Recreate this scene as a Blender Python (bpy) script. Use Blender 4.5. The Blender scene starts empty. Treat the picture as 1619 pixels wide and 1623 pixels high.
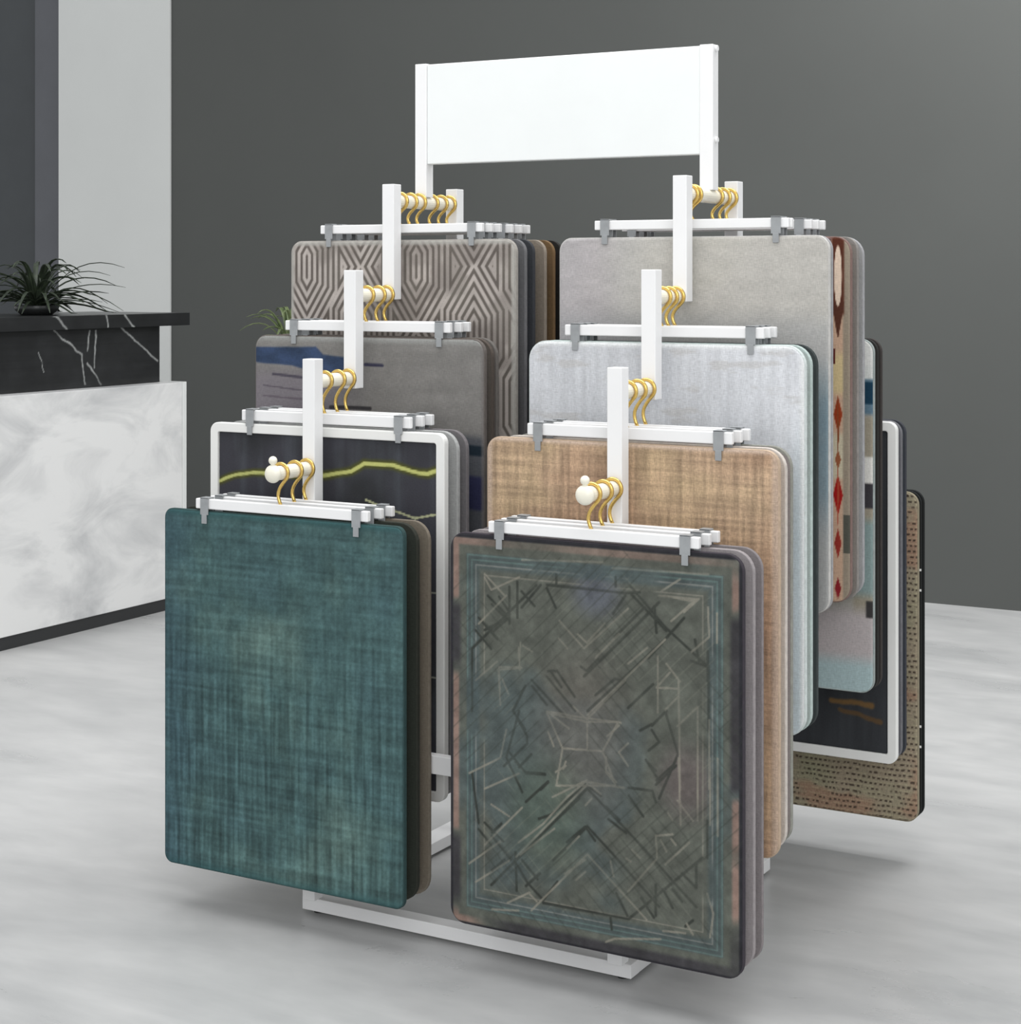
import bpy, bmesh, math, random
import numpy as np
from mathutils import Vector

# ------------------------------------------------------------------ camera, world, lights, exposure
SC = bpy.context.scene
COL = SC.collection
F0 = 0.642                      # height of the front sample tops above the floor
cam = bpy.data.cameras.new('camera')
camo = bpy.data.objects.new('camera', cam); COL.objects.link(camo)
camo.location = (1.6688, -2.2358, 0.3724 + F0)
camo.rotation_euler = (math.pi / 2, 0, 0.5194)
cam.sensor_fit = 'HORIZONTAL'; cam.sensor_width = 36.0
cam.lens = 2841.19 / 1619 * 36
cam.shift_x = (809.5 - 789.9) / 1619
cam.shift_y = (437.41 - 811.5) / 1619
SC.camera = camo

w = bpy.data.worlds.new('world'); SC.world = w; w.use_nodes = True
w.node_tree.nodes['Background'].inputs[0].default_value = (0.97, 0.985, 1.0, 1)
w.node_tree.nodes['Background'].inputs[1].default_value = 0.62
def area(name, loc, rot, size, sizey, power, col=(1, 1, 1)):
    l = bpy.data.lights.new(name, 'AREA'); l.shape = 'RECTANGLE'; l.size = size; l.size_y = sizey
    l.energy = power; l.color = col
    o = bpy.data.objects.new(name, l); COL.objects.link(o); o.location = loc; o.rotation_euler = rot
    return o
area('ceiling_light', (0.3, 0.2, 3.3), (0, 0, 0), 3.0, 3.0, 62)
area('front_fill_light', (2.9, -3.4, 2.2), (math.radians(62), 0, math.radians(38)), 2.6, 2.0, 38)  # soft fill added behind the camera, not a real window
area('wall_light', (1.1, 2.2, 3.1), (math.radians(36), 0, 0), 1.4, 0.8, 50)
SC.view_settings.view_transform = 'Standard'; SC.view_settings.look = 'None'
SC.view_settings.gamma = 1.0; SC.view_settings.use_curve_mapping = False
SC.view_settings.exposure = 0.42

# ------------------------------------------------------------------ helpers
def lin(c):
    c = np.asarray(c, float) / 255.0
    return np.where(c <= 0.04045, c / 12.92, ((c + 0.055) / 1.055) ** 2.4)
def rgba(c): return (*[float(v) for v in lin(c)], 1.0)

def mat(name, c, rough=0.5, metal=0.0, noise=0.0, nscale=8.0, spec=0.5, c2=None, stretch=(1, 1, 1), bump=0.0):
    m = bpy.data.materials.new(name); m.use_nodes = True
    nt = m.node_tree; b = nt.nodes['Principled BSDF']
    b.inputs['Roughness'].default_value = rough; b.inputs['Metallic'].default_value = metal
    b.inputs['Specular IOR Level'].default_value = spec
    tc = nt.nodes.new('ShaderNodeTexCoord'); mp = nt.nodes.new('ShaderNodeMapping')
    mp.inputs['Scale'].default_value = stretch
    nz = nt.nodes.new('ShaderNodeTexNoise'); nz.inputs['Scale'].default_value = nscale; nz.inputs['Detail'].default_value = 6
    nz.inputs['Roughness'].default_value = 0.62
    nt.links.new(tc.outputs['Object'], mp.inputs['Vector']); nt.links.new(mp.outputs['Vector'], nz.inputs['Vector'])
    rp = nt.nodes.new('ShaderNodeValToRGB')
    rp.color_ramp.elements[0].position = 0.32; rp.color_ramp.elements[1].position = 0.68
    a = np.array(c, float)
    if c2 is None: c2 = np.clip(a * (1 + noise), 0, 255); a = a * (1 - noise)
    rp.color_ramp.elements[0].color = rgba(a); rp.color_ramp.elements[1].color = rgba(c2)
    nt.links.new(nz.outputs['Fac'], rp.inputs['Fac']); nt.links.new(rp.outputs['Color'], b.inputs['Base Color'])
    if bump:
        bp = nt.nodes.new('ShaderNodeBump'); bp.inputs['Strength'].default_value = bump; bp.inputs['Distance'].default_value = 0.002
        nt.links.new(nz.outputs['Fac'], bp.inputs['Height']); nt.links.new(bp.outputs['Normal'], b.inputs['Normal'])
    return m

def fabric(name, weave=0.18, sx=700, sz=120, rough=0.92, spec=0.15):
    """colour attribute times a fine two-way woven noise"""
    m = bpy.data.materials.new(name); m.use_nodes = True
    nt = m.node_tree; L = nt.links; b = nt.nodes['Principled BSDF']
    b.inputs['Roughness'].default_value = rough; b.inputs['Specular IOR Level'].default_value = spec
    at = nt.nodes.new('ShaderNodeAttribute'); at.attribute_name = 'Col'
    tc = nt.nodes.new('ShaderNodeTexCoord')
    outs = []
    for sc in ((sx, 1, sz), (sz, 1, sx)):
        mp = nt.nodes.new('ShaderNodeMapping'); mp.inputs['Scale'].default_value = sc
        nz = nt.nodes.new('ShaderNodeTexNoise'); nz.inputs['Scale'].default_value = 1.0; nz.inputs['Detail'].default_value = 3
        L.new(tc.outputs['Object'], mp.inputs['Vector']); L.new(mp.outputs['Vector'], nz.inputs['Vector'])
        outs.append(nz.outputs['Fac'])
    ad = nt.nodes.new('ShaderNodeMath'); ad.operation = 'ADD'; L.new(outs[0], ad.inputs[0]); L.new(outs[1], ad.inputs[1])
    mr = nt.nodes.new('ShaderNodeMapRange'); mr.inputs['From Min'].default_value = 0.65; mr.inputs['From Max'].default_value = 1.35
    mr.inputs['To Min'].default_value = 1 - weave; mr.inputs['To Max'].default_value = 1 + weave
    L.new(ad.outputs[0], mr.inputs['Value'])
    mx = nt.nodes.new('ShaderNodeVectorMath'); mx.operation = 'SCALE'
    L.new(at.outputs['Color'], mx.inputs[0]); L.new(mr.outputs[0], mx.inputs['Scale']); L.new(mx.outputs[0], b.inputs['Base Color'])
    bp = nt.nodes.new('ShaderNodeBump'); bp.inputs['Strength'].default_value = 0.25; bp.inputs['Distance'].default_value = 0.001
    L.new(ad.outputs[0], bp.inputs['Height']); L.new(bp.outputs['Normal'], b.inputs['Normal'])
    return m

def empty(name, label, cat, loc=(0, 0, 0), group=None):
    o = bpy.data.objects.new(name, None); COL.objects.link(o); o.location = loc
    o.empty_display_size = 0.05
    tag(o, label, cat, group); return o
def tag(o, label, cat, group=None):
    o['label'] = label; o['category'] = cat
    if group: o['group'] = group
    return o
def obj(name, bm, m, parent=None, smooth=False, bevel=0.0, segs=2):
    me = bpy.data.meshes.new(name)
    if isinstance(bm, bmesh.types.BMesh):
        bmesh.ops.recalc_face_normals(bm, faces=bm.faces); bm.to_mesh(me); bm.free()
    else: me.from_pydata(*bm); me.update()
    if smooth:
        for p in me.polygons: p.use_smooth = True
    me.materials.append(m)
    o = bpy.data.objects.new(name, me); COL.objects.link(o)
    if parent: o.parent = parent
    if bevel:
        md = o.modifiers.new('bevel', 'BEVEL'); md.width = bevel; md.segments = segs; md.limit_method = 'ANGLE'
    return o
def struct(name, bm, m, **k):
    o = obj(name, bm, m, **k); o['kind'] = 'structure'; return o
def bx(bm, x0, x1, y0, y1, z0, z1):
    v = [bm.verts.new((x, y, z)) for x in (x0, x1) for y in (y0, y1) for z in (z0, z1)]
    for f in ((0, 1, 3, 2), (4, 6, 7, 5), (0, 4, 5, 1), (2, 3, 7, 6), (0, 2, 6, 4), (1, 5, 7, 3)):
        bm.faces.new([v[i] for i in f])
    return bm
def box(*a): return bx(bmesh.new(), *a)
def tube(bm, pts, r, n=10, cap=True, radii=None):
    pts = [Vector(p) for p in pts]; rings = []
    up = None
    for i, p in enumerate(pts):
        t = (pts[min(i + 1, len(pts) - 1)] - pts[max(i - 1, 0)]).normalized()
        if up is None:
            up = Vector((0, 1, 0)) if abs(t.y) < 0.9 else Vector((1, 0, 0))
        s = t.cross(up).normalized(); up = s.cross(t).normalized()
        rr = radii[i] if radii else r
        rings.append([bm.verts.new(p + (s * math.cos(2 * math.pi * k / n) + up * math.sin(2 * math.pi * k / n)) * rr) for k in range(n)])
    for a, b in zip(rings, rings[1:]):
        for k in range(n): bm.faces.new((a[k], a[(k + 1) % n], b[(k + 1) % n], b[k]))
    if cap: bm.faces.new(rings[0]); bm.faces.new(rings[-1])
    return bm
def sphere(bm, c, r, sq=1.0):
    g = bmesh.ops.create_uvsphere(bm, u_segments=20, v_segments=12, radius=r)
    for v in g['verts']: v.co.y *= sq; v.co += Vector(c)
    return bm
def rrect(w, z0, z1, r, n=7):
    """rounded rectangle outline in x, z"""
    pts = []
    for cx, cz, a0 in ((w / 2 - r, z1 - r, 0), (-w / 2 + r, z1 - r, 90), (-w / 2 + r, z0 + r, 180), (w / 2 - r, z0 + r, 270)):
        for i in range(n + 1):
            a = math.radians(a0 + 90 * i / n); pts.append((cx + r * math.cos(a), cz + r * math.sin(a)))
    return pts

# value noise for colouring the carpets
def vnoise(x, z, sx, sz, seed=0, octaves=4):
    rng = np.random.RandomState(seed); tot = np.zeros_like(x); amp = 1.0; s = 0
    for o in range(octaves):
        g = rng.rand(64, 64); fx = (x * sx * 2 ** o) + rng.rand() * 50; fz = (z * sz * 2 ** o) + rng.rand() * 50
        ix = np.floor(fx).astype(int); iz = np.floor(fz).astype(int); tx = fx - ix; tz = fz - iz
        tx = tx * tx * (3 - 2 * tx); tz = tz * tz * (3 - 2 * tz)
        a = g[ix % 64, iz % 64] * (1 - tx) + g[(ix + 1) % 64, iz % 64] * tx
        b = g[ix % 64, (iz + 1) % 64] * (1 - tx) + g[(ix + 1) % 64, (iz + 1) % 64] * tx
        tot += amp * (a * (1 - tz) + b * tz); s += amp; amp *= 0.55
    return tot / s
def mix(a, b, t):
    t = np.clip(t, 0, 1)[..., None]; return a * (1 - t) + np.asarray(b, float) * t
def flat(c, x): return np.ones(x.shape + (3,)) * np.asarray(c, float)
def sstep(a, b, v):
    t = np.clip((v - a) / (b - a), 0, 1); return t * t * (3 - 2 * t)
def segdist(x, z, p, q):
    px, pz = p; dx, dz = q[0] - px, q[1] - pz; L = dx * dx + dz * dz + 1e-12
    t = np.clip(((x - px) * dx + (z - pz) * dz) / L, 0, 1)
    return np.hypot(x - px - t * dx, z - pz - t * dz)
def polydist(x, z, pts):
    d = np.full_like(x, 9.0)
    for p, q in zip(pts, pts[1:]): d = np.minimum(d, segdist(x, z, p, q))
    return d

# ------------------------------------------------------------------ materials
M_white = mat('white_powder_coated_metal', (240, 240, 240), 0.38, noise=0.008)
M_sign = mat('white_sign_board', (238, 241, 240), 0.45, noise=0.006)
M_ivory = mat('ivory_enamel', (240, 236, 220), 0.3, noise=0.01)
M_gold = mat('brass', (226, 192, 112), 0.26, metal=1.0, noise=0.05, nscale=60)
M_clip = mat('grey_clip_plastic', (150, 153, 155), 0.4, noise=0.04, nscale=40)
M_wall = mat('dark_grey_plaster', (78, 80, 78), 0.85, noise=0.02, nscale=1.2)
M_frame = mat('white_frame', (235, 235, 232), 0.4, noise=0.01)
M_pile = fabric('carpet_pile')
M_pile_fine = fabric('fine_flat_weave', 0.10, 900, 200)
M_pile_coarse = fabric('coarse_weave', 0.26, 520, 160)

def marble_mat():
    m = bpy.data.materials.new('white_marble'); m.use_nodes = True; nt = m.node_tree; L = nt.links
    b = nt.nodes['Principled BSDF']; b.inputs['Roughness'].default_value = 0.35
    tc = nt.nodes.new('ShaderNodeTexCoord'); mp = nt.nodes.new('ShaderNodeMapping'); mp.inputs['Scale'].default_value = (1, 2.2, 4.0)
    mp.inputs['Rotation'].default_value = (0.35, 0, 0)
    L.new(tc.outputs['Object'], mp.inputs['Vector'])
    n1 = nt.nodes.new('ShaderNodeTexNoise'); n1.inputs['Scale'].default_value = 1.4; n1.inputs['Detail'].default_value = 9; n1.inputs['Distortion'].default_value = 0.7
    n1.inputs['Roughness'].default_value = 0.6
    L.new(mp.outputs[0], n1.inputs['Vector'])
    r = nt.nodes.new('ShaderNodeValToRGB'); e = r.color_ramp.elements
    e[0].position = 0.30; e[0].color = rgba((186, 187, 188)); e[1].position = 0.56; e[1].color = rgba((226, 226, 225))
    L.new(n1.outputs['Fac'], r.inputs['Fac']); L.new(r.outputs[0], b.inputs['Base Color'])
    return m
def concrete_mat():
    m = bpy.data.materials.new('polished_concrete'); m.use_nodes = True; nt = m.node_tree; L = nt.links
    b = nt.nodes['Principled BSDF']; b.inputs['Specular IOR Level'].default_value = 0.5
    tc = nt.nodes.new('ShaderNodeTexCoord'); mp = nt.nodes.new('ShaderNodeMapping')
    mp.inputs['Rotation'].default_value = (0, 0, 0.4); mp.inputs['Scale'].default_value = (1.0, 2.4, 1)
    L.new(tc.outputs['Object'], mp.inputs['Vector'])
    n1 = nt.nodes.new('ShaderNodeTexNoise'); n1.inputs['Scale'].default_value = 1.6; n1.inputs['Detail'].default_value = 8
    n1.inputs['Roughness'].default_value = 0.6; n1.inputs['Distortion'].default_value = 0.4
    n2 = nt.nodes.new('ShaderNodeTexNoise'); n2.inputs['Scale'].default_value = 7; n2.inputs['Detail'].default_value = 6
    L.new(mp.outputs[0], n1.inputs['Vector']); L.new(mp.outputs[0], n2.inputs['Vector'])
    ad = nt.nodes.new('ShaderNodeMath'); ad.operation = 'MULTIPLY_ADD'; ad.inputs[1].default_value = 0.35
    L.new(n2.outputs['Fac'], ad.inputs[0]); L.new(n1.outputs['Fac'], ad.inputs[2])
    r = nt.nodes.new('ShaderNodeValToRGB'); e = r.color_ramp.elements
    e[0].position = 0.46; e[0].color = rgba((168, 169, 169)); e[1].position = 0.88; e[1].color = rgba((198, 198, 197))
    L.new(ad.outputs[0], r.inputs['Fac']); L.new(r.outputs[0], b.inputs['Base Color'])
    rr = nt.nodes.new('ShaderNodeMapRange'); rr.inputs['To Min'].default_value = 0.22; rr.inputs['To Max'].default_value = 0.36
    L.new(n1.outputs['Fac'], rr.inputs['Value']); L.new(rr.outputs[0], b.inputs['Roughness'])
    return m
M_marble = marble_mat(); M_floor = concrete_mat()

# ------------------------------------------------------------------ the setting
struct('floor', box(-6, 5.5, -5, 3.4, -0.1, 0), M_floor)
struct('wall_back', box(-2.957, 5.5, 3.258, 3.4, 0, 3.6), M_wall)
struct('wall_pillar', box(-3.545, -2.957, 3.25, 3.4, 0, 3.6), mat('pale_grey_paint', (204, 206, 204), 0.8, noise=0.012, nscale=1.5))
struct('wall_left', box(-6, -3.545, 3.30, 3.4, 0, 3.6), mat('charcoal_blue_panel', (58, 62, 65), 0.6, noise=0.03))
struct('trim_1', box(-3.69, -3.55, 3.265, 3.298, 0, 3.6), mat('slate_grey_strip', (84, 86, 91), 0.6, noise=0.02))

# reception desk
desk = empty('reception_desk', 'white marble reception desk with a dark toe kick, left of the carpet rack', 'desk', (-2.1, 1.0, 0))
def loc(o): o.location = -o.parent.location; return o
loc(obj('marble_front', box(-2.3, -1.90, -1.2, 2.054, 0.036, F0 + 0.047), M_marble, desk, bevel=0.002))
loc(obj('end_panel', box(-2.302, -1.896, 2.0545, 2.07, 0.036, F0 + 0.048), mat('pale_edge_trim', (222, 224, 222), 0.4, noise=0.01), desk, bevel=0.001))
loc(obj('toe_kick', box(-2.28, -1.904, -1.18, 2.06, 0.0, 0.0355), mat('black_toe_kick', (44, 45, 46), 0.5, noise=0.03), desk))
# black marble counter box with its slab
M_black = fabric('black_marble', 0.10, 120, 60, 0.35, 0.5)
def vein_face(name, X, y0, y1, z0, z1, veins, parent, step=0.003):
    ny = int((y1 - y0) / step); nz = max(2, int((z1 - z0) / step))
    Y, Z = np.meshgrid(np.linspace(y0, y1, ny), np.linspace(z0, z1, nz), indexing='ij')
    c = flat((36, 37, 38), Y); n = vnoise(Y, Z, 18, 18, 5); c = c * (0.75 + 0.5 * n)[..., None]
    wob = (vnoise(Y, Z, 25, 25, 9) - 0.5) * 0.012
    for wd, pts in veins:
        d = polydist(Y + wob, Z + wob, pts)
        c = mix(c, (176, 178, 176), (1 - sstep(wd * 0.4, wd * 1.3, d)) * (0.5 + 0.5 * vnoise(Y, Z, 30, 30, 3)))
    verts = [(0, float(a), float(b)) for a, b in zip(Y.ravel(), Z.ravel())]
    faces = [(i * nz + j, (i + 1) * nz + j, (i + 1) * nz + j + 1, i * nz + j + 1) for i in range(ny - 1) for j in range(nz - 1)]
    back = len(verts)
    verts += [(-0.02, y0, z0), (-0.02, y1, z0), (-0.02, y1, z1), (-0.02, y0, z1)]
    o = obj(name, (verts, [], faces + [(back, back + 3, back + 2, back + 1), (0, nz - 1, back + 3, back), ((ny - 1) * nz, back + 1, back + 2, ny * nz - 1),
            (nz - 1, ny * nz - 1, back + 2, back + 3)]), M_black, parent)
    a = o.data.color_attributes.new('Col', 'FLOAT_COLOR', 'POINT')
    cc = np.ones((len(verts), 4)); cc[:, :3] = lin((40, 41, 42)); cc[:back, :3] = lin(c.reshape(-1, 3)); a.data.foreach_set('color', cc.ravel())
    o.location = (X, 0, 0); return o
counter = empty('counter_ledge', 'black veined marble upper counter with overhanging slab on the white desk', 'counter', (-2.2, 1.0, 0.684))
def vc(o):      # place relative to the counter empty
    o.location = Vector(o.location) - counter.location; return o
vb = [(0.0022, [(1.56, .225), (1.562, .215), (1.678, .144), (1.691, .056)]), (0.0026, [(1.71, .212), (1.702, .156)]), (0.0026, [(1.736, .212), (1.731, .105)]),
      (0.0026, [(1.702, .12), (1.761, .056)]), (0.0026, [(1.84, .223), (1.929, .162), (2.01, .112)]), (0.0012, [(1.5, .155), (1.525, .1)]),
      (0.002, [(1.1, .22), (1.25, .12), (1.3, .05)]), (0.002, [(0.6, .2), (0.8, .09)])]
vb = [(a * 1.25, [(y, z + F0) for y, z in p]) for a, p in vb]
vs = [(0.004, [(1.541, .262), (1.595, .22)]), (0.004, [(1.76, .262), (1.765, .222)]), (0.004, [(1.834, .262), (1.881, .22)]), (0.003, [(1.0, .26), (1.06, .22)])]
vs = [(a, [(y, z + F0) for y, z in p]) for a, p in vs]
vc(vein_face('veined_front', -1.96, -0.6, 2.019, 0.048 + F0, 0.219 + F0, vb, counter))
o = obj('slab', box(-2.34, -1.962, -0.62, 2.138, 0.2195 + F0, 0.258 + F0), mat('black_slab', (38, 39, 40), 0.3, noise=0.08, nscale=14), counter, bevel=0.0015); vc(o)
vc(vein_face('slab_front', -1.94, -0.62, 2.138, 0.2195 + F0, 0.258 + F0, vs, counter))
o = obj('carcass', box(-2.28, -1.982, -0.6, 2.019, 0.0485 + F0, 0.219 + F0), mat('black_carcass', (36, 37, 38), 0.4, noise=0.08, nscale=14), counter); vc(o)

# plants
M_leafd = mat('dark_green_leaf', (28, 36, 28), 0.5, c2=(62, 74, 54), nscale=30)
M_leafg = mat('green_leaf', (66, 84, 48), 0.5, c2=(122, 134, 92), nscale=30)
M_pot = mat('dark_ceramic', (46, 48, 48), 0.4, noise=0.04)
def leaf(bm, base, az, L, rise, droop, wd, n=9, edge=None):
    d = Vector((math.cos(az), math.sin(az), 0)); s = Vector((-d.y, d.x, 0)); prev = None
    for i in range(n + 1):
        t = i / n
        p = base + d * (L * t * (0.35 + 0.65 * t ** 0.6)) + Vector((0, 0, rise * math.sin(t * math.pi * 0.62) - droop * t ** 2.6))
        if edge is not None and p.x < edge: p.z = max(p.z, 0.006)
        ww = wd * (0.55 + 0.9 * t) * (1 - t) ** 0.6 + 0.0006
        row = [bm.verts.new(p - s * ww + Vector((0, 0, ww * 0.5))), bm.verts.new(p), bm.verts.new(p + s * ww + Vector((0, 0, ww * 0.5)))]
        if prev:
            bm.faces.new((prev[0], prev[1], row[1], row[0])); bm.faces.new((prev[1], prev[2], row[2], row[1]))
        prev = row
def lathe(bm, prof, n=28):
    rings = [[bm.verts.new((r * math.cos(2 * math.pi * k / n), r * math.sin(2 * math.pi * k / n), z)) for k in range(n)] for r, z in prof]
    for a, b in zip(rings, rings[1:]):
        for k in range(n): bm.faces.new((a[k], a[(k + 1) % n], b[(k + 1) % n], b[k]))
    bm.faces.new(rings[0]); bm.faces.new(rings[-1]); return bm
def plant(name, label, base, potprof, topz, specs, mleaf, mpot, seed, edge=None):
    t = empty(name, label, 'plant', base)
    obj('pot', lathe(bmesh.new(), potprof), mpot, t, smooth=True)
    bm = bmesh.new(); rnd = random.Random(seed)
    for n, L0, L1, r0, r1, dr, wd in specs:
        for i in range(n):
            az = 2 * math.pi * (i + rnd.random() * .8) / n
            leaf(bm, Vector((rnd.uniform(-.012, .012), rnd.uniform(-.012, .012), topz)), az, rnd.uniform(L0, L1), rnd.uniform(r0, r1), rnd.uniform(0, dr), wd * rnd.uniform(.7, 1.2), edge=edge)
    f = obj('foliage', bm, mleaf, t, smooth=True)
    md = f.modifiers.new('thickness', 'SOLIDIFY'); md.thickness = 0.0006
    return t
plant('potted_plant', 'dark spiky-leaved plant in a low bowl on the black marble counter', (-2.12, 1.66, 0.258 + F0 + 0.0005),
      [(0.045, 0), (0.062, 0.014), (0.066, 0.026), (0.058, 0.028)], 0.018,
      [(18, .16, .26, .10, .15, .05, .008), (22, .16, .28, .05, .10, .08, .008), (20, .12, .22, .02, .06, .07, .009), (14, .08, .16, .10, .15, .03, .009), (10, .21, .25, .03, .05, .05, .009)], M_leafd, M_pot, 4, 0.195)
plant('planter_plant', 'small green-leaved plant in a tall slim planter behind the rack', (-1.60, 2.2, 0),
      [(0.05, 0), (0.05, 0.02), (0.04, 0.05), (0.045, 0.5), (0.055, 0.79), (0.058, 0.80), (0.05, 0.80)], 0.79,
      [(12, .08, .15, .07, .12, .03, .010), (12, .08, .14, .10, .14, .02, .009), (8, .09, .15, .03, .06, .05, .010)], M_leafg, mat('white_planter', (200, 200, 198), 0.5, noise=0.01), 11)

# ------------------------------------------------------------------ the rack
D = 0.538; YC = 0.422; BF = 0.1095; BR = 0.620       # base bars: front and rear centre lines
PY = [0.0893, 0.204, 0.3184]; PT = [0.241, 0.382, 0.528]; PB = [None, 0.188, 0.3325]
PEG = [0.068, 0.2045, 0.3405, 0.500]
H = 0.0118
rack = empty('display_rack', 'white metal stepped display rack with blank header sign, holding two columns of carpet samples', 'display rack', (D / 2, YC, 0))
def rk(name, bm, m=M_white, parent=rack, **k):
    o = obj(name, bm, m, parent, **k)
    if parent is rack: o.location = -rack.location
    return o
for c in (0, 1):
    X = c * D
    for k in range(3):
        for mir in (0, 1):
            Y = PY[k] if not mir else 2 * YC - PY[k]
            legr = (k == 0 and not mir) or (k == 1 and mir)
            z0 = 0.0265 if legr else (PB[k] if k else 0.052) + F0
            rk('post', box(X - H, X + H, Y - H, Y + H, z0, PT[k] + F0), bevel=0.0012)
    rk('side_bar', box(X - 0.02, X + 0.02, BF + 0.0082, BR - 0.0182, 0.006, 0.026), bevel=0.001)
    for mir in (0, 1):
        for k in range(3):
            y1 = PY[k] - H - 0.0002
            y0 = -0.014 if k == 0 else PY[k - 1] + H + 0.0002
            if mir: y0, y1 = 2 * YC - y1, 2 * YC - y0
            z = PEG[k] + F0
            p = rk('peg', tube(bmesh.new(), [(X, y0, z), (X, y1, z)], 0.0112, 20), M_ivory, smooth=False, bevel=0.0008)
            if k == 0:
                ye = y0 - 0.001 if not mir else y1 + 0.001
                rk('end_cap', sphere(bmesh.new(), (X, ye, z), 0.0142, 0.7), M_ivory, p, smooth=True)
                bmk = tube(bmesh.new(), [(X, ye, z + 0.008), (X, ye, z + 0.02)], 0.0035, 10); sphere(bmk, (X, ye, z + 0.0205), 0.0068)
                rk('stop_pin', bmk, M_ivory, p, smooth=True)
    z = PEG[3] + F0
    rk('peg', tube(bmesh.new(), [(X, PY[2] + H + .0002, z), (X, 2 * YC - PY[2] - H - .0002, z)], 0.0112, 20), M_ivory, bevel=0.0008)
    s = -1 if c == 0 else 1
    sp = rk('sign_post', box(X - 0.0115, X + 0.0115, YC - 0.0115, YC + 0.0115, PEG[3] + F0 + 0.0095, 0.742 + F0), bevel=0.001)
    for zz in (0.59, 0.736):
        rk('bolt', tube(bmesh.new(), [(X + s * 0.0117, YC, zz + F0), (X + s * 0.0155, YC, zz + F0)], 0.005, 12), M_white, sp, bevel=0.0008)
rk('sign_board', box(0.0118, D - 0.0118, YC - 0.0095, YC + 0.0095, 0.567 + F0, 0.7405 + F0), M_sign, bevel=0.0015)
for Y, Yc in ((BF, PY[0]), (BR, 2 * YC - PY[1])):
    b_ = rk('base_bar', box(-0.0205, D + 0.0205, Y - (0.020 if Y < .3 else .018), Y + (0.008 if Y < .3 else .018), 0.006, 0.0262), bevel=0.001)
    for X in (0.0, D):
        rk('foot_pad', tube(bmesh.new(), [(X, Y - 0.003, 0), (X, Y - 0.003, 0.0062)], 0.008, 16), mat('black_rubber', (30, 30, 30), 0.6, noise=0.03), b_)
    rk('crossbar', box(H + .0002, D - H - .0002, Yc - 0.008, Yc + 0.008, -0.385 + F0, -0.357 + F0), bevel=0.001)

# ------------------------------------------------------------------ hangers
def make_hanger(X, yc, tz, pz, label, bd=0.0045, clipth=0.0075, bar_lo=0.004, bar_hi=0.0195, hw=0.0027):
    """X column centre, yc centre plane, tz sample top height, pz peg centre height"""
    t = empty('sample_hanger', label, 'hanger', (X, yc, tz + bar_hi), 'gold-hooked hangers on the rack')
    z0 = bar_lo - bar_hi
    obj('bar', box(-0.1645, 0.1645, -bd, bd, z0, 0), M_white, t, bevel=0.0015)
    drop = pz - (tz + bar_hi); R = 0.0112 + hw + 0.0003
    pts = []
    for a in range(200, -51, -10):
        pts.append((R * math.cos(math.radians(a)), 0, drop + R * math.sin(math.radians(a))))
    lx, lz = pts[-1][0], pts[-1][2]
    for i in range(1, 9):
        u = i / 8; pts.append((lx * (1 - u) + 0.009 * -math.sin(u * math.pi) , 0, lz * (1 - u) - 0.001 * u))
    obj('hook', tube(bmesh.new(), pts, hw, 10), M_gold, t, smooth=True)
    for sx in (-0.145, 0.145):
        bm = bmesh.new(); e = 0.0009; hwid = 0.0078
        c = clipth + e
        bx(bm, sx - hwid, sx + hwid, -c - 0.0018, -c, z0 - 0.009, 0.0022)
        bx(bm, sx - hwid * .62, sx + hwid * .62, -c - 0.0022, -c, z0 - 0.023, z0 - 0.0085)
        bx(bm, sx - hwid, sx + hwid, c, c + 0.0018, z0 - 0.018, 0.0022)
        bx(bm, sx - hwid, sx + hwid, -c - 0.0018, c + 0.0018, 0.0004, 0.0024)
        obj('clip', bm, M_clip, t, bevel=0.0005)
    return t

# ------------------------------------------------------------------ carpet samples
W = 0.457; HP = 0.569
def pile_mesh(fn, w, h, r, y, step):
    nx = max(3, int(w / step)); nz = max(3, int(h / step))
    U = np.linspace(-1, 1, nx)[:, None] * np.ones((1, nz)); Z = np.ones((nx, 1)) * np.linspace(-h, 0, nz)[None, :]
    dz = np.minimum(-Z, Z + h); half = np.where(dz < r, w / 2 - r + np.sqrt(np.maximum(r * r - (r - dz) ** 2, 0)), w / 2)
    X = U * half
    edge = np.minimum(np.minimum(half - np.abs(X), dz), 0.003) / 0.003
    Yv = y + 0.0012 * (1 - np.sqrt(np.clip(1 - (1 - edge) ** 2, 0, 1)))
    c = fn(X, Z)
    verts = np.stack([X, Yv, Z], -1).reshape(-1, 3)
    i, j = np.meshgrid(np.arange(nx - 1), np.arange(nz - 1), indexing='ij'); a = (i * nz + j).ravel()
    faces = np.stack([a, a + nz, a + nz + 1, a + 1], 1)
    return verts, faces, c.reshape(-1, 3)
def colour_mesh(name, V, Fc, C, m, parent):
    me = bpy.data.meshes.new(name); me.from_pydata(V.tolist(), [], Fc.tolist()); me.update()
    at = me.color_attributes.new('Col', 'FLOAT_COLOR', 'POINT')
    cc = np.ones((len(V), 4)); cc[:, :3] = lin(np.clip(C, 0, 255)); at.data.foreach_set('color', cc.ravel())
    me.polygons.foreach_set('use_smooth', [True] * len(Fc)); me.materials.append(m)
    o = bpy.data.objects.new(name, me); COL.objects.link(o); o.parent = parent; return o
MATC = {}
def cmat(c, rough=0.8):
    k = tuple(c)
    if k not in MATC: MATC[k] = mat('binding_fabric', c, rough, noise=0.06, nscale=120, spec=0.2, bump=0.2)
    return MATC[k]
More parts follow.
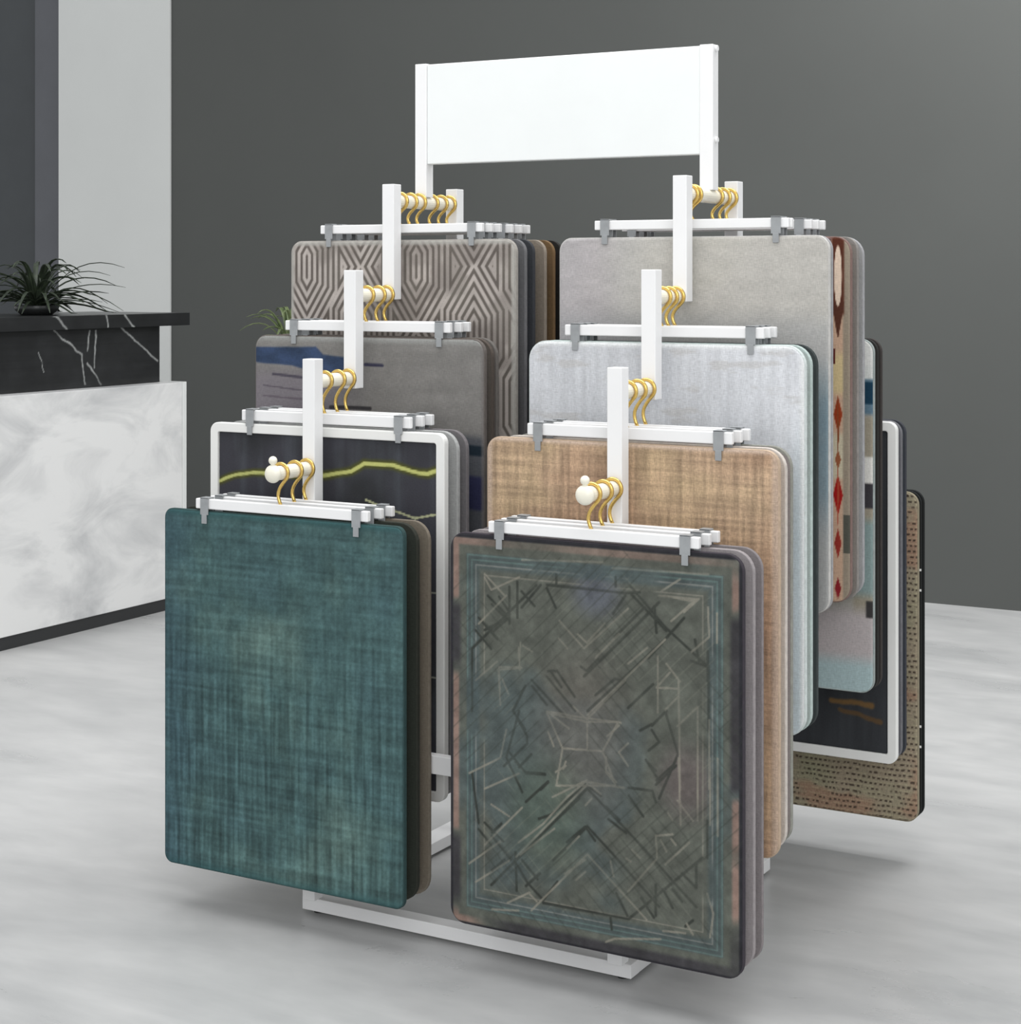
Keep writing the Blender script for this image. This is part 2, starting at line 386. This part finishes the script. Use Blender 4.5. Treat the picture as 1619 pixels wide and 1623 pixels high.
def make_sample(X, yf, tz, label, fn, edge, th=0.010, w=W, h=HP, r=0.022, step=0.002, pm=None, dx=0.0, group='carpet samples on the rack'):
    t = empty('carpet_sample', label, 'carpet sample', (X + dx, yf + th / 2, tz), group)
    o2 = rrect(w, -h, 0, r); bm = bmesh.new()
    a = [bm.verts.new((x, -th / 2 + 0.0016, z)) for x, z in o2]; b = [bm.verts.new((x, th / 2, z)) for x, z in o2]; n = len(a)
    bm.faces.new(a[::-1]); bm.faces.new(b)
    for i in range(n): bm.faces.new((a[i], a[(i + 1) % n], b[(i + 1) % n], b[i]))
    obj('backing', bm, cmat(edge), t, bevel=0.0010)
    V, Fc, C = pile_mesh(fn, w - 0.003, h - 0.003, r - 0.0015, -th / 2, step)
    V[:, 2] -= 0.0015
    colour_mesh('pile', V, Fc, C, pm or M_pile, t)
    return t
def make_framed(X, yf, tz, label, fn, th=0.013, w=W, h=HP, r=0.015, fw=0.0155, step=0.002):
    t = empty('framed_sample', label, 'framed sample', (X, yf + th / 2, tz), 'carpet samples on the rack')
    A = rrect(w, -h, 0, r); B = rrect(w - 2 * fw, -h + fw, -fw, max(r - fw, 0.004)); bm = bmesh.new(); n = len(A)
    fa = [bm.verts.new((x, -th / 2, z)) for x, z in A]; fb = [bm.verts.new((x, -th / 2, z)) for x, z in B]
    ba = [bm.verts.new((x, th / 2, z)) for x, z in A]; bb = [bm.verts.new((x, th / 2, z)) for x, z in B]
    for i in range(n):
        j = (i + 1) % n
        for q in ((fa[i], fa[j], fb[j], fb[i]), (ba[i], bb[i], bb[j], ba[j]), (fa[i], ba[i], ba[j], fa[j]), (fb[i], fb[j], bb[j], bb[i])): bm.faces.new(q)
    obj('frame', bm, M_frame, t, bevel=0.0015)
    obj('backing', box(-w / 2 + fw, w / 2 - fw, -0.001, th / 2 - 0.001, -h + fw, -fw), cmat((52, 53, 56)), t)
    V, Fc, C = pile_mesh(lambda x, z: fn(x, z - fw), w - 2 * fw, h - 2 * fw, 0.004, -th / 2 + 0.004, step); V[:, 2] -= fw
    colour_mesh('panel', V, Fc, C, M_pile_fine, t)
    return t

# --- colour patterns (x from the centre, z down from the top edge)
def plain(c, amp=0.10, seed=1, sx=12, sz=12):
    def f(x, z): return flat(c, x) * (1 + amp * 2 * (vnoise(x, z, sx, sz, seed) - 0.5))[..., None]
    return f
def teal(x, z):
    c = flat((68, 92, 92), x)
    big = vnoise(x, z, 7, 7, 21, 5); c = mix(c, (92, 114, 108), (big - 0.48) * 2.6)
    c = mix(c, (60, 82, 90), sstep(-0.14, -0.22, x) * 0.55 + (0.5 - big) * 1.2)
    hs = vnoise(x, z, 8, 170, 3, 3); vs_ = vnoise(x, z, 190, 9, 4, 3)
    c *= (1 + 0.30 * (hs - 0.5) + 0.40 * (vs_ - 0.5) * (.5 + sstep(-.1, -.4, z)))[..., None]
    c = c * (0.86 + 0.28 * vnoise(x, z, 55, 45, 11, 4))[..., None]; fine = vnoise(x, z, 240, 240, 8, 2); c = c * (0.90 + 0.2 * fine)[..., None]
    c = mix(c, (50, 84, 86), sstep(0.012, 0.0, -z) * 0.7 + sstep(-HP + 0.02, -HP, z) * 0.6)
    return c * 1.03
def tan(x, z):
    c = flat((178, 152, 126), x); b = vnoise(x, z, 8, 10, 31, 4)
    c = mix(c, (188, 166, 132), (b - 0.5) * 2.5); c = mix(c, (160, 128, 106), (0.5 - b) * 2.2)
    c = mix(c, (164, 130, 106), sstep(-0.07, -0.20, z) * 0.45 * (0.5 + vnoise(x, z, 5, 5, 2)))
    c *= (1 + 0.32 * (vnoise(x, z, 9, 210, 33, 3) - 0.5) + 0.42 * (vnoise(x, z, 210, 12, 34, 3) - 0.5))[..., None]
    c = mix(c, (190, 170, 155), sstep(0.008, 0.0, -z) * 0.9 + sstep(W / 2 - .008, W / 2, np.abs(x)) * .7)
    return c
def pale(x, z):
    c = flat((206, 208, 212), x); b = vnoise(x, z, 10, 10, 41, 5)
    c *= (1 + 0.16 * (b - 0.5) + 0.14 * (vnoise(x, z, 120, 9, 42, 3) - 0.5))[..., None]
    c = mix(c, (186, 184, 182), sstep(0.6, 0.72, vnoise(x, z, 16, 60, 45)) * 0.5)
    c = mix(c, (178, 202, 208), sstep(0.19, 0.23, x) * sstep(-0.05, -0.3, z) * 0.55)
    return mix(c, (224, 226, 226), sstep(0.010, 0.0, -z) + sstep(W / 2 - .012, W / 2 - .002, x))
def beige(x, z):
    c = flat((184, 181, 175), x); b = vnoise(x, z, 6, 8, 51, 4)
    c = mix(c, (176, 160, 164), sstep(-0.10, -0.18, x) * 0.55 * b * 1.6); c = mix(c, (194, 191, 180), (b - .45) * 1.6)
    c = mix(c, (168, 168, 172), sstep(0.0, -0.22, x) * 0.5)
    c *= (1 + 0.05 * (vnoise(x, z, 30, 90, 52, 3) - 0.5) * 2)[..., None]
    c = mix(c, (160, 162, 164), sstep(-0.10, -0.15, z) * .5)
    c = mix(c, (112, 136, 148), sstep(-0.17, -0.26, z) * .85 * (.6 + .6 * vnoise(x, z, 20, 30, 55)))
    c = mix(c, (176, 172, 168), sstep(-0.34, -0.48, z) * .8)
    return c
def maze(x, z):
    px, pz = 0.114, 0.225; best = np.full_like(x, 9.0)
    for i in range(-4, 5):
        for j in range(-2, 6):
            cx = -0.193 + i * px; cz = -0.044 - j * pz - (pz / 2 if i % 2 else 0)
            dx = np.abs(x - cx); dz = np.abs(z - cz)
            hd = np.maximum(dx, dx * 0.80 + np.maximum(dz - 0.018, 0) * 0.52); best = np.minimum(best, hd)
    ph = (best / 0.0114 + .15) % 1.0
    line = sstep(0.30, 0.44, ph) - sstep(0.84, 0.98, ph)
    base = mix(flat((96, 88, 84), x), (116, 112, 104), vnoise(x, z, 20, 20, 61) * 1.2 - .2)
    c = mix(base, (182, 174, 168), line * (.62 + .38 * sstep(.35, .6, vnoise(x, z, 16, 16, 63))))
    c *= (0.93 + 0.14 * vnoise(x, z, 40, 40, 62))[..., None]
    return mix(c, (172, 170, 164), np.maximum(sstep(0.010, 0.004, -z), sstep(W / 2 - .010, W / 2 - .005, np.abs(x))) * 0.8)
def grey_abstract(x, z):
    c = flat((126, 124, 121), x)
    c *= (1 + 0.14 * (vnoise(x, z, 7, 60, 71, 4) - .5) + .10 * (vnoise(x, z, 50, 50, 72, 3) - .5))[..., None]
    c = mix(c, (148, 149, 146), sstep(-0.012, -0.004, z) * 0.8)
    c = mix(c, (122, 116, 124), sstep(-0.04, -0.08, z) * sstep(0.02, -0.1, x) * 0.7)
    wob = (vnoise(x, z, 9, 9, 73) - .5) * 0.012; zz = z + wob
    top = np.interp(x, [-.23, -.10, -.085, -.04, .0], [-.016, -.014, -.028, -.034, -.045]); bot = np.interp(x, [-.23, -.15, -.10, -.04, 0.0], [-.043, -.046, -.058, -.062, -.046])
    blue = sstep(-.002, .002, top - zz) * sstep(-.002, .002, zz - bot) * sstep(-.02, -.035, x)
    bc = mix(flat((62, 78, 108), x), (44, 56, 74), vnoise(x, z, 30, 60, 74) * 1.4 - .4); c = c * (1 - blue[..., None]) + bc * blue[..., None]
    for pts, wd, col in (([(-.19, -.064), (-.12, -.069)], .0022, (78, 74, 84)), ([(.0, -.045), (.034, -.046)], .0026, (58, 58, 76)), ([(-.21, -.085), (-.13, -.09)], .0012, (92, 86, 94)),
                         ([(-.07, -.118), (.01, -.118)], .003, (60, 58, 60)), ([(-.21, -.103), (-.11, -.106)], .0012, (100, 92, 100))):
        c = mix(c, col, 1 - sstep(wd * .6, wd * 1.5, polydist(x, z + wob * .3, pts)))
    low = sstep(-.150, -.165, zz + wob) ; c = mix(c, (74, 78, 86), low * .75)
    c = mix(c, (34, 46, 56), (1 - sstep(.006, .010, np.abs(zz + .178))) * sstep(.10, .14, x))
    c = mix(c, (48, 50, 82), sstep(-.214, -.222, zz) * sstep(-.276, -.268, zz) * .9)
    return mix(c, (112, 108, 106), sstep(W / 2 - .007, W / 2 - .003, x) * .7)
def dark_vein(x, z):
    c = flat((64, 64, 70), x); c = mix(c, (82, 86, 92), (vnoise(x, z, 60, 5, 81, 3) - .45) * 1.8); c = mix(c, (44, 46, 46), (vnoise(x, z, 9, 9, 82) - .5) * 2)
    wob = (vnoise(x, z, 22, 22, 83) - .5) * .006
    V = [(.0030, [(-.22, -.101), (-.18, -.087), (-.141, -.081), (-.06, -.078)], (186, 188, 118)),
         (.0034, [(-.06, -.078), (0, -.0765), (.053, -.067), (.077, -.054), (.131, -.054), (.166, -.061), (.195, -.063), (.22, -.054)], (192, 194, 120)),
         (.0018, [(.08, -.112), (.125, -.124), (.172, -.134), (.22, -.125)], (186, 188, 150)), (.0018, [(.172, -.134), (.176, -.150), (.181, -.18)], (176, 180, 150)),
         (.0014, [(.185, -.249), (.22, -.247)], (160, 162, 150)), (.0014, [(.185, -.379), (.22, -.376)], (160, 162, 150)),
         (.0016, [(-.22, -.30), (-.05, -.33), (.08, -.29), (.19, -.249)], (150, 152, 130)), (.0016, [(-.2, -.45), (0, -.42), (.185, -.379)], (150, 152, 130))]
    for wd, p, col in V:
        d = polydist(x, z + wob, p); c = mix(c, (88, 90, 22), (1 - sstep(wd, wd * 3.2, d)) * .6 * (wd > .0025)); c = mix(c, col, 1 - sstep(wd * .6, wd * 1.2, d))
    return c
DECO_DARK = '215,65-109,166;363,54-415,105-479,153;296,234-359,175-415,122;291,186-340,138-406,72;232,193-277,236;207,200-262,247;296,342-207,435-141,503;296,342-378,408-461,479;296,395-242,451;296,395-340,431-406,488;109,166-109,256;479,153-479,237;120,417-109,346;187,247-166,316-192,362;415,219-434,276-406,340;232,63-355,64-377,61;191,76-212,95;222,64-191,99;184,63-184,114;142,99-167,118-145,137;154,87-171,107;232,68-246,94;399,78-402,114;364,65-417,110;384,81-339,126;355,67-336,94;443,90-390,150;478,132-478,172;286,173-295,178-313,160;234,185-248,183-276,216;239,186-255,205;309,210-339,184-355,186-323,218;208,209-232,233;359,222-397,185;377,251-395,240;390,277-406,263-395,248;184,258-200,281-200,292-162,329;171,308-198,334-229,332;402,316-428,291;386,290-406,316;222,354-234,342;454,147-476,152;417,219-395,242;459,118-465,146;181,320-198,333-229,331;198,375-234,341;219,396-239,387-293,337-317,349;246,394-283,358;264,422-293,396-308,413;325,363-346,379;360,343-382,368;329,380-356,395;181,449-183,504;181,464-201,490-226,510;198,495-221,473;226,510-249,480;226,514-360,513;360,513-470,411;389,294-401,303;401,322-431,292;341,481-358,509;401,459-401,501;379,481-398,504;412,463-426,486;426,461-440,475;142,432-173,461;142,482-163,463;145,499-168,475;360,332-396,331-401,346;445,508-456,498;332,516-334,532;461,421-461,453-440,437;477,360-477,410;158,412-142,428;135,87-171,115-130,137;120,120-151,148;115,139-141,163;130,415-161,437;120,426-141,445;197,210-177,248-197,272;187,327-207,306;171,71-171,124;217,482-192,459;340,43-340,56;247,47-247,60'
DECO_LIGHT = '296,336-182,456;296,240-415,122;296,434-207,528;296,434-387,509;291,147-252,112;291,147-359,85;232,244-296,249-344,243;247,345-340,332;344,243-320,287-340,332;232,244-257,291-247,345;296,249-296,286;257,291-320,287;166,84-120,129;192,384-130,447;401,425-359,475;415,62-452,66-465,62;410,56-437,38;465,62-443,82;478,72-480,112-454,135;186,156-188,188;152,192-191,185;153,194-156,238;159,204-169,224;251,137-265,150;281,128-293,137;295,139-323,109;309,158-345,121;359,161-388,136;404,146-404,223;417,155-437,177;402,189-422,166;402,189-433,187;415,218-435,197;435,177-437,324;433,238-463,208;463,208-463,320;480,224-480,317;274,230-295,246-355,184;232,242-295,244-348,244;232,242-267,262;327,265-345,248;345,285-359,271;345,285-359,302;325,294-325,313-341,327;262,315-246,326;234,271-243,290;193,153-208,160;286,337-295,331;491,79-491,119;258,320-262,309;241,362-291,333-353,333;186,435-226,402-264,359-291,335;188,452-244,406;337,327-325,315;433,339-456,363;435,281-438,372;463,278-463,362;481,275-481,365;492,274-492,378;401,392-403,422;401,392-426,386;408,396-417,411;424,393-431,400;451,393-415,429;261,467-293,442;278,473-293,459;204,505-216,514;168,524-204,503;142,538-186,532;412,520-445,517;447,504-456,517;325,551-339,544-408,532;477,458-486,484-481,516;303,338-317,347;293,366-303,355;365,417-377,426;363,433-356,430;426,367-419,358;264,431-283,411;332,438-337,459;130,56-164,85;130,61-141,78-187,56;154,188-189,184;154,188-156,242;187,176-189,149;104,478-156,438;115,503-171,463;141,387-171,400;104,347-156,318-166,276;130,366-187,336;115,211-151,180;406,63-461,63-424,96;192,31-320,24;335,31-479,28'
def art_deco(x, z):
    u = (x + W / 2) / W; v = -z / HP
    c = flat((90, 93, 86), x); n = vnoise(x, z, 7, 7, 91, 4)
    c = mix(c, (80, 90, 90), sstep(.5, .66, vnoise(x, z, 6, 6, 92)) * .8); c = mix(c, (104, 98, 92), (1 - sstep(.05, .24, np.hypot(u - .48, (v - .47) * .8))) * .55)
    c = mix(c, (88, 92, 106), (1 - sstep(.03, .12, np.hypot(u - .52, (v - .12) * 1.4))) * .6); c = mix(c, (86, 99, 86), (1 - sstep(.05, .2, np.hypot(u - .35, v - .68))) * .5)
    c = mix(c, (104, 92, 92), (1 - sstep(.03, .13, np.hypot(u - .82, v - .55))) * .6)
    e = np.minimum(np.minimum(u, 1 - u) * W, np.minimum(v, 1 - v) * HP)
    band = sstep(.012, .017, e) * (1 - sstep(.028, .034, e))
    c = mix(c, (74, 86, 88), sstep(.026, .03, e) * (1 - sstep(.045, .055, e)) * .7)
    pk = vnoise(x, z, 3, 9, 93, 2)
    c = mix(c, (142, 116, 106), (1 - sstep(.013, .018, e)) * sstep(.004,.007,e) * sstep(.52, .62, pk) * .85)
    c = mix(c, (58, 56, 60), (1 - sstep(.014, .022, e)) * (1 - sstep(.42, .56, pk)) * .85)
    c = mix(c, (46, 46, 50), (1 - sstep(.004, .007, e)))
    wear = vnoise(x, z, 14, 14, 94, 3)
    LT = (128, 126, 116); TL = (98, 118, 114)
    for ins, col in ((.030, TL), (.037, TL), (.044, (128, 130, 126)), (.058, LT)):
        c = mix(c, col, (1 - sstep(.0006, .0014, np.abs(e - ins))) * .75 * sstep(.3, .45, wear))
    def lines(cc, spec, wd, col, al, thr):
        best = np.full(x.shape, 9.0)
        for pl in spec.split(';'):
            p = [((float(q.split(',')[0]) - 300) / 1000, -float(q.split(',')[1]) / 1000) for q in pl.split('-')]
            for p0, p1 in zip(p, p[1:]):
                m = (x > min(p0[0], p1[0]) - .006) & (x < max(p0[0], p1[0]) + .006) & (z > min(p0[1], p1[1]) - .006) & (z < max(p0[1], p1[1]) + .006)
                best[m] = np.minimum(best[m], segdist(x[m], z[m], p0, p1))
        return mix(cc, col, (1 - sstep(wd * .5, wd * 1.35, best)) * al * (thr + (1 - thr) * sstep(.35, .6, wear)))
    nn = vnoise(x, z, 45, 45, 96, 3); c *= (0.86 + 0.28 * nn)[..., None]
    # faint cross-hatching woven into the field
    for ang, per, sd in ((.80, .016, 97), (-.80, .016, 98)):
        t = (x * math.cos(ang) + z * math.sin(ang)) / per; g = np.abs(t - np.round(t)) * per
        c = mix(c, (58, 62, 56), (1 - sstep(.0007, .0016, g)) * .28 * sstep(.55, .66, vnoise(x, z, 12, 12, sd, 2)))
        t += .5; g = np.abs(t - np.round(t)) * per
        c = mix(c, (120, 122, 110), (1 - sstep(.0006, .0014, g)) * .25 * sstep(.55, .65, vnoise(x, z, 12, 12, sd + 5, 2)) * sstep(.03, .05, e))
    c = lines(c, DECO_DARK, .0021, (52, 55, 51), .85, .55)
    c = lines(c, DECO_LIGHT, .0016, (140, 136, 124), .75, .5)
    c *= (0.9 + 0.2 * vnoise(x, z, 120, 120, 95, 3))[..., None]
    return c
def kilim(x, z):
    X = x - (W / 2 - .0205); base = flat((196, 164, 140), x)
    base = mix(base, (206, 186, 142), sstep(-.17, -.19, z) * (1 - sstep(-.235, -.25, z))); base = mix(base, (200, 190, 165), sstep(-.30, -.31, z) * (1 - sstep(-.37, -.38, z)))
    c = mix(base, (150, 138, 122), sstep(.006, .010, X)); c = mix(c, (104, 82, 84), sstep(-.009, -.0125, X)); c = mix(c, (150, 128, 126), sstep(-.014, -.018, X))
    n = (vnoise(x, z, 30, 60, 3) - .5) * .3
    top = sstep(-.125, -.115, z); c = mix(c, (86, 48, 36), top * (1 - sstep(.008, .012, np.abs(X))))
    el = (X / .0062) ** 2 + ((z + .060) / .048) ** 2; c = mix(c, (222, 200, 180), 1 - sstep(.85, 1.1, el))
    yy = np.abs(X) - np.interp(-z, [.10, .125, .150, .16], [.010, .006, .0015, 0]); c = mix(c, (84, 50, 38), (1 - sstep(-.0005, .001, yy)) * (z < -.10) * (z > -.155) * (el > 1))
    c = mix(c, (90, 34, 30), (np.abs(X + .007) < .0022) * (np.abs(z + .185) < .012))
    for zc, hz, hw, col in ((-.275, .030, .0072, (150, 60, 30)), (-.300, .060, .0018, (130, 70, 40)), (-.400, .033, .0080, (160, 28, 26)), (-.395, .062, .0018, (170, 70, 50)), (-.475, .024, .0060, (150, 52, 44)), (-.545, .018, .0055, (140, 36, 44)), (-.345, .016, .0050, (150, 90, 60))):
        d = np.abs(X + n * .002) / hw + np.abs(z - zc) / hz; c = mix(c, col, 1 - sstep(.9, 1.08, d))
    c = mix(c, (84, 84, 76), (X > .009) * (z < -.43) * (z > -.49))
    return c
def blue_abstract(x, z):
    c = flat((104, 128, 140), x); c = mix(c, (84, 112, 134), (vnoise(x, z, 20, 20, 111) - .4) * 2)
    c = mix(c, (216, 216, 212), sstep(.206, .213, x - (z + .03) * .05) * sstep(-.055, -.045, z)); c = mix(c, (210, 212, 208), (1 - sstep(.008, .013, np.abs(z + .052))) * sstep(.20, .206, x))
    c = mix(c, (28, 60, 80), (1 - sstep(.016, .02, np.abs(z + .085))) * sstep(.211, .215, x))
    c = mix(c, (168, 164, 156), sstep(-.115, -.125, z)); c = mix(c, (150, 140, 118), sstep(-.115, -.13, z) * sstep(.19, .20, x) * .6)
    c = mix(c, (222, 220, 214), (1 - sstep(.02, .025, np.abs(z + .21))) * sstep(.200, .21, x)); c = mix(c, (62, 60, 64), (1 - sstep(.018, .022, np.abs(z + .25))) * sstep(.206, .212, x))
    c = mix(c, (132, 158, 160), sstep(-.28, -.30, z) * (1 - sstep(-.40, -.42, z)) * .8); c = mix(c, (184, 176, 176), sstep(-.42, -.45, z)); c = mix(c, (170, 190, 192), sstep(-.50, -.53, z))
    c = mix(c, (60, 58, 58), (1 - sstep(.012, .015, np.abs(z + .432))) * sstep(.214, .218, x))
    return mix(c, (214, 222, 218), sstep(-HP + .006, -HP, z))
def dark_gold(x, z):
    c = flat((58, 60, 63), x) * (.85 + .3 * vnoise(x, z, 60, 6, 121))[..., None]; wob = (vnoise(x, z, 20, 20, 122) - .5) * .012
    c = mix(c, (128, 96, 56), (1 - sstep(.002, .007, polydist(x, z + wob, [(.115, -.474), (.15, -.472), (.185, -.476)]))) * .8)
    return mix(c, (112, 80, 44), (1 - sstep(.002, .006, polydist(x, z + wob, [(.13, -.488), (.2, -.50)]))) * .6)
def basket(x, z):
    b = vnoise(x, z, 14, 14, 131); c = mix(flat((156, 144, 124), x), (150, 148, 122), (b - .45) * 2.5); c = mix(c, (158, 124, 104), sstep(.5, .66, vnoise(x, z, 9, 14, 132)) * .7)
    zq = z + (vnoise(x, z, 30, 30, 135) - .5) * .006; row = np.floor(zq / .0095); fz = zq / .0095 - row; fx = (x + row * .0037) / .0088 + (vnoise(x, z, 50, 50, 133) - .5) * 1.3; fx = fx - np.floor(fx)
    dash = sstep(.28, .38, fz) * (1 - sstep(.62, .74, fz)) * sstep(.18, .3, fx) * (1 - sstep(.72, .88, fx))
    c = mix(c, (56, 46, 40), dash * .8 * sstep(.30, .48, vnoise(x, z, 70, 60, 134, 2))); c = mix(c, (196, 186, 150), sstep(.8, .95, fz) * .35)
    return c

# --- fill the rack ----------------------------------------------------------
Zl = [0.0, 0.1296, 0.2712, 0.434]; Yl = [0.0, 0.1165, 0.2378, 0.3407]
LO = [0.003, 0.005, 0.009, 0.012]; HI = [0.019, 0.0225, 0.0255, 0.027]
side = ['left', 'right']
def hang(c, lvl, yf, what, where, th=0.010, **k):
    make_hanger(c * D, yf + th / 2, Zl[lvl] + F0, PEG[lvl] + F0, 'white hanger holding ' + what, bar_lo=LO[lvl], bar_hi=HI[lvl], clipth=max(th / 2, .0045), **k)
def S(c, lvl, yf, what, where, fn, edge, framed=False, **k):
    th = k.get('th', 0.010)
    if framed: make_framed(c * D, yf, Zl[lvl] + F0, what + where, fn, **k); th = k.get('th', 0.013)
    else: make_sample(c * D, yf, Zl[lvl] + F0, what + where, fn, edge, **k)
    lab = 'the ' + what + where
    hang(c, lvl, yf, lab if len(lab.replace('-', ' ').split()) <= 13 else 'the ' + what, '', th)
CO = dict(step=0.012)
S(0, 0, 0.0, 'teal carpet sample', ', lowest front left', teal, (52, 74, 74), r=.015, step=0.0016, pm=M_pile_fine)
S(0, 0, 0.0365, 'dark olive carpet sample', ' directly behind the teal one', plain((52, 56, 50)), (52, 54, 48), r=.03, **CO)
S(0, 0, 0.0680, 'brown-grey carpet sample', ' second behind the teal one', plain((118, 110, 98), .06), (124, 116, 104), r=.03, th=.008, w=W + .004, **CO)
S(1, 0, 0.0, 'dark green-grey art deco carpet sample', ', lowest front right', art_deco, (62, 58, 64), r=.024, step=0.0014, pm=M_pile_fine)
S(1, 0, 0.0365, 'pinkish-grey carpet sample', ' directly behind the art deco one', plain((150, 144, 145)), (154, 148, 149), r=.03, **CO)
S(1, 0, 0.0680, 'mauve-edged carpet sample', ' second behind the art deco one', plain((134, 128, 129)), (136, 130, 131), r=.03, th=.008, **CO)
S(0, 1, 0.1165, 'white-framed charcoal panel with yellow veins', ', second step of the left column', dark_vein, None, framed=True)
S(0, 1, 0.154, 'light grey carpet sample', ' behind the white-framed yellow-veined panel', plain((166, 167, 166)), (172, 173, 172), r=.03, **CO)
S(0, 1, 0.182, 'taupe-grey carpet sample', ' third behind the white-framed yellow-veined panel', plain((116, 114, 116)), (120, 116, 118), r=.03, **CO)
S(1, 1, 0.1165, 'tan woven carpet sample', ', second step of the right column', tan, (190, 168, 146), r=.022, w=W + .012, pm=M_pile_coarse)
S(1, 1, 0.150, 'cream-edged carpet sample', ' directly behind the tan one', plain((196, 186, 176)), (206, 198, 190), w=W + .006, r=.03, **CO)
S(1, 1, 0.180, 'warm grey carpet sample', ' second behind the tan one', plain((150, 142, 140)), (146, 146, 138), r=.03, **CO)
S(0, 2, 0.2378, 'grey abstract carpet sample with blue streaks', ', third step of the left column', grey_abstract, (104, 98, 94))
S(0, 2, 0.272, 'brown-edged carpet sample', ' directly behind the blue-streaked one', plain((96, 90, 84)), (88, 80, 74), r=.03, dx=-.006, **CO)
S(0, 2, 0.297, 'grey-brown carpet sample', ' second behind the blue-streaked one', plain((112, 106, 102)), (112, 108, 104), r=.03, dx=-.012, **CO)
S(1, 2, 0.2378, 'pale silver-grey carpet sample', ', third step of the right column', pale, (206, 214, 212), r=.03)
S(1, 2, 0.262, 'pale green-grey carpet sample', ' directly behind the silver-grey one', plain((176, 186, 182)), (182, 196, 192), r=.03, **CO)
S(1, 2, 0.286, 'black-edged carpet sample', ' second behind the silver-grey one', plain((66, 72, 72)), (60, 66, 66), r=.03, **CO)
S(0, 3, 0.3407, 'taupe maze-patterned carpet sample', ', top step of the left column', maze, (164, 160, 154), step=0.0016, pm=M_pile_fine)
S(0, 3, 0.372, 'mid-grey carpet sample', ' directly behind the maze-patterned one', plain((102, 102, 104)), (112, 112, 114), **CO)
S(0, 3, 0.400, 'slate carpet sample', ' second behind the maze-patterned one', plain((60, 62, 66)), (60, 62, 66), **CO)
S(0, 3, 0.441, 'beige-grey carpet sample', ', fourth from the front on the top step', plain((134, 124, 112)), (146, 136, 124), **CO)
S(0, 3, 0.472, 'golden-brown carpet sample', ', fifth from the front on the top step', plain((116, 94, 68)), (118, 94, 66), **CO)
S(0, 3, 0.500, 'near-black carpet sample', ', rearmost of the top left step', plain((46, 44, 42)), (44, 42, 40), **CO)
S(1, 3, 0.3407, 'beige-grey carpet sample with a blue lower half', ', top step of the right column', beige, (196, 194, 190))
S(1, 3, 0.356, 'lavender-grey carpet sample', ' tight behind the beige-grey top one', plain((150, 146, 154)), (160, 160, 162), w=W - .002, th=.008, **CO)
S(1, 3, 0.441, 'red diamond kilim sample', ', on the far half of the top right step', kilim, (128, 106, 100), r=.026, step=0.0016)
S(1, 3, 0.472, 'grey-brown-edged carpet sample', ' directly behind the kilim', plain((136, 130, 124)), (140, 136, 132), **CO)
S(1, 3, 0.500, 'ash-grey carpet sample', ' second behind the kilim', plain((160, 160, 160)), (160, 160, 162), r=.03, **CO)
# descending rear steps of the right column
def B(lvl, yf, what, where, fn, edge, framed=False, tags=0, **k):
    S(1, lvl, yf, what, where, fn, edge, framed=framed, **k)
B(2, 0.553, 'blue and white abstract carpet sample', ', behind the top step, right', blue_abstract, (150, 158, 156))
B(2, 0.572, 'black-bordered carpet sample', ' directly behind the blue and white one', plain((50, 48, 46)), (44, 44, 42), **CO)
B(2, 0.591, 'charcoal carpet sample', ' second behind the blue and white one', plain((58, 54, 52)), (62, 58, 56), **CO)
B(1, 0.674, 'white-framed charcoal panel with a gold streak', ', low on the rear right', dark_gold, None, framed=True)
B(1, 0.700, 'grey-rimmed carpet sample', ' behind the gold-streaked framed panel', plain((104, 104, 108)), (110, 110, 114), **CO)
B(1, 0.722, 'dark slate carpet sample', ' second behind the gold-streaked framed panel', plain((64, 68, 74)), (60, 62, 68), **CO)
B(0, 0.796, 'beige and brown basket-weave carpet sample', ', lowest rear right', basket, (140, 132, 112), step=0.0016, pm=M_pile_coarse)
S(1, 0, 0.812, 'black carpet sample with white edge tags', ', behind the basket-weave one', plain((30, 32, 32)), (26, 28, 28), **CO)
S(1, 0, 0.828, 'jet black carpet sample', ', rearmost on the right', plain((30, 32, 32)), (24, 26, 26), **CO)
for o in list(COL.objects):
    if o.get('label', '').startswith('black carpet sample with white edge tags'):
        for zt in (-.135, -.170, -.405, -.440):
            obj('edge_tag', box(W / 2 - .008, W / 2 + .0015, -.0075, -.0056, zt - .0018, zt + .0018), M_frame, o)
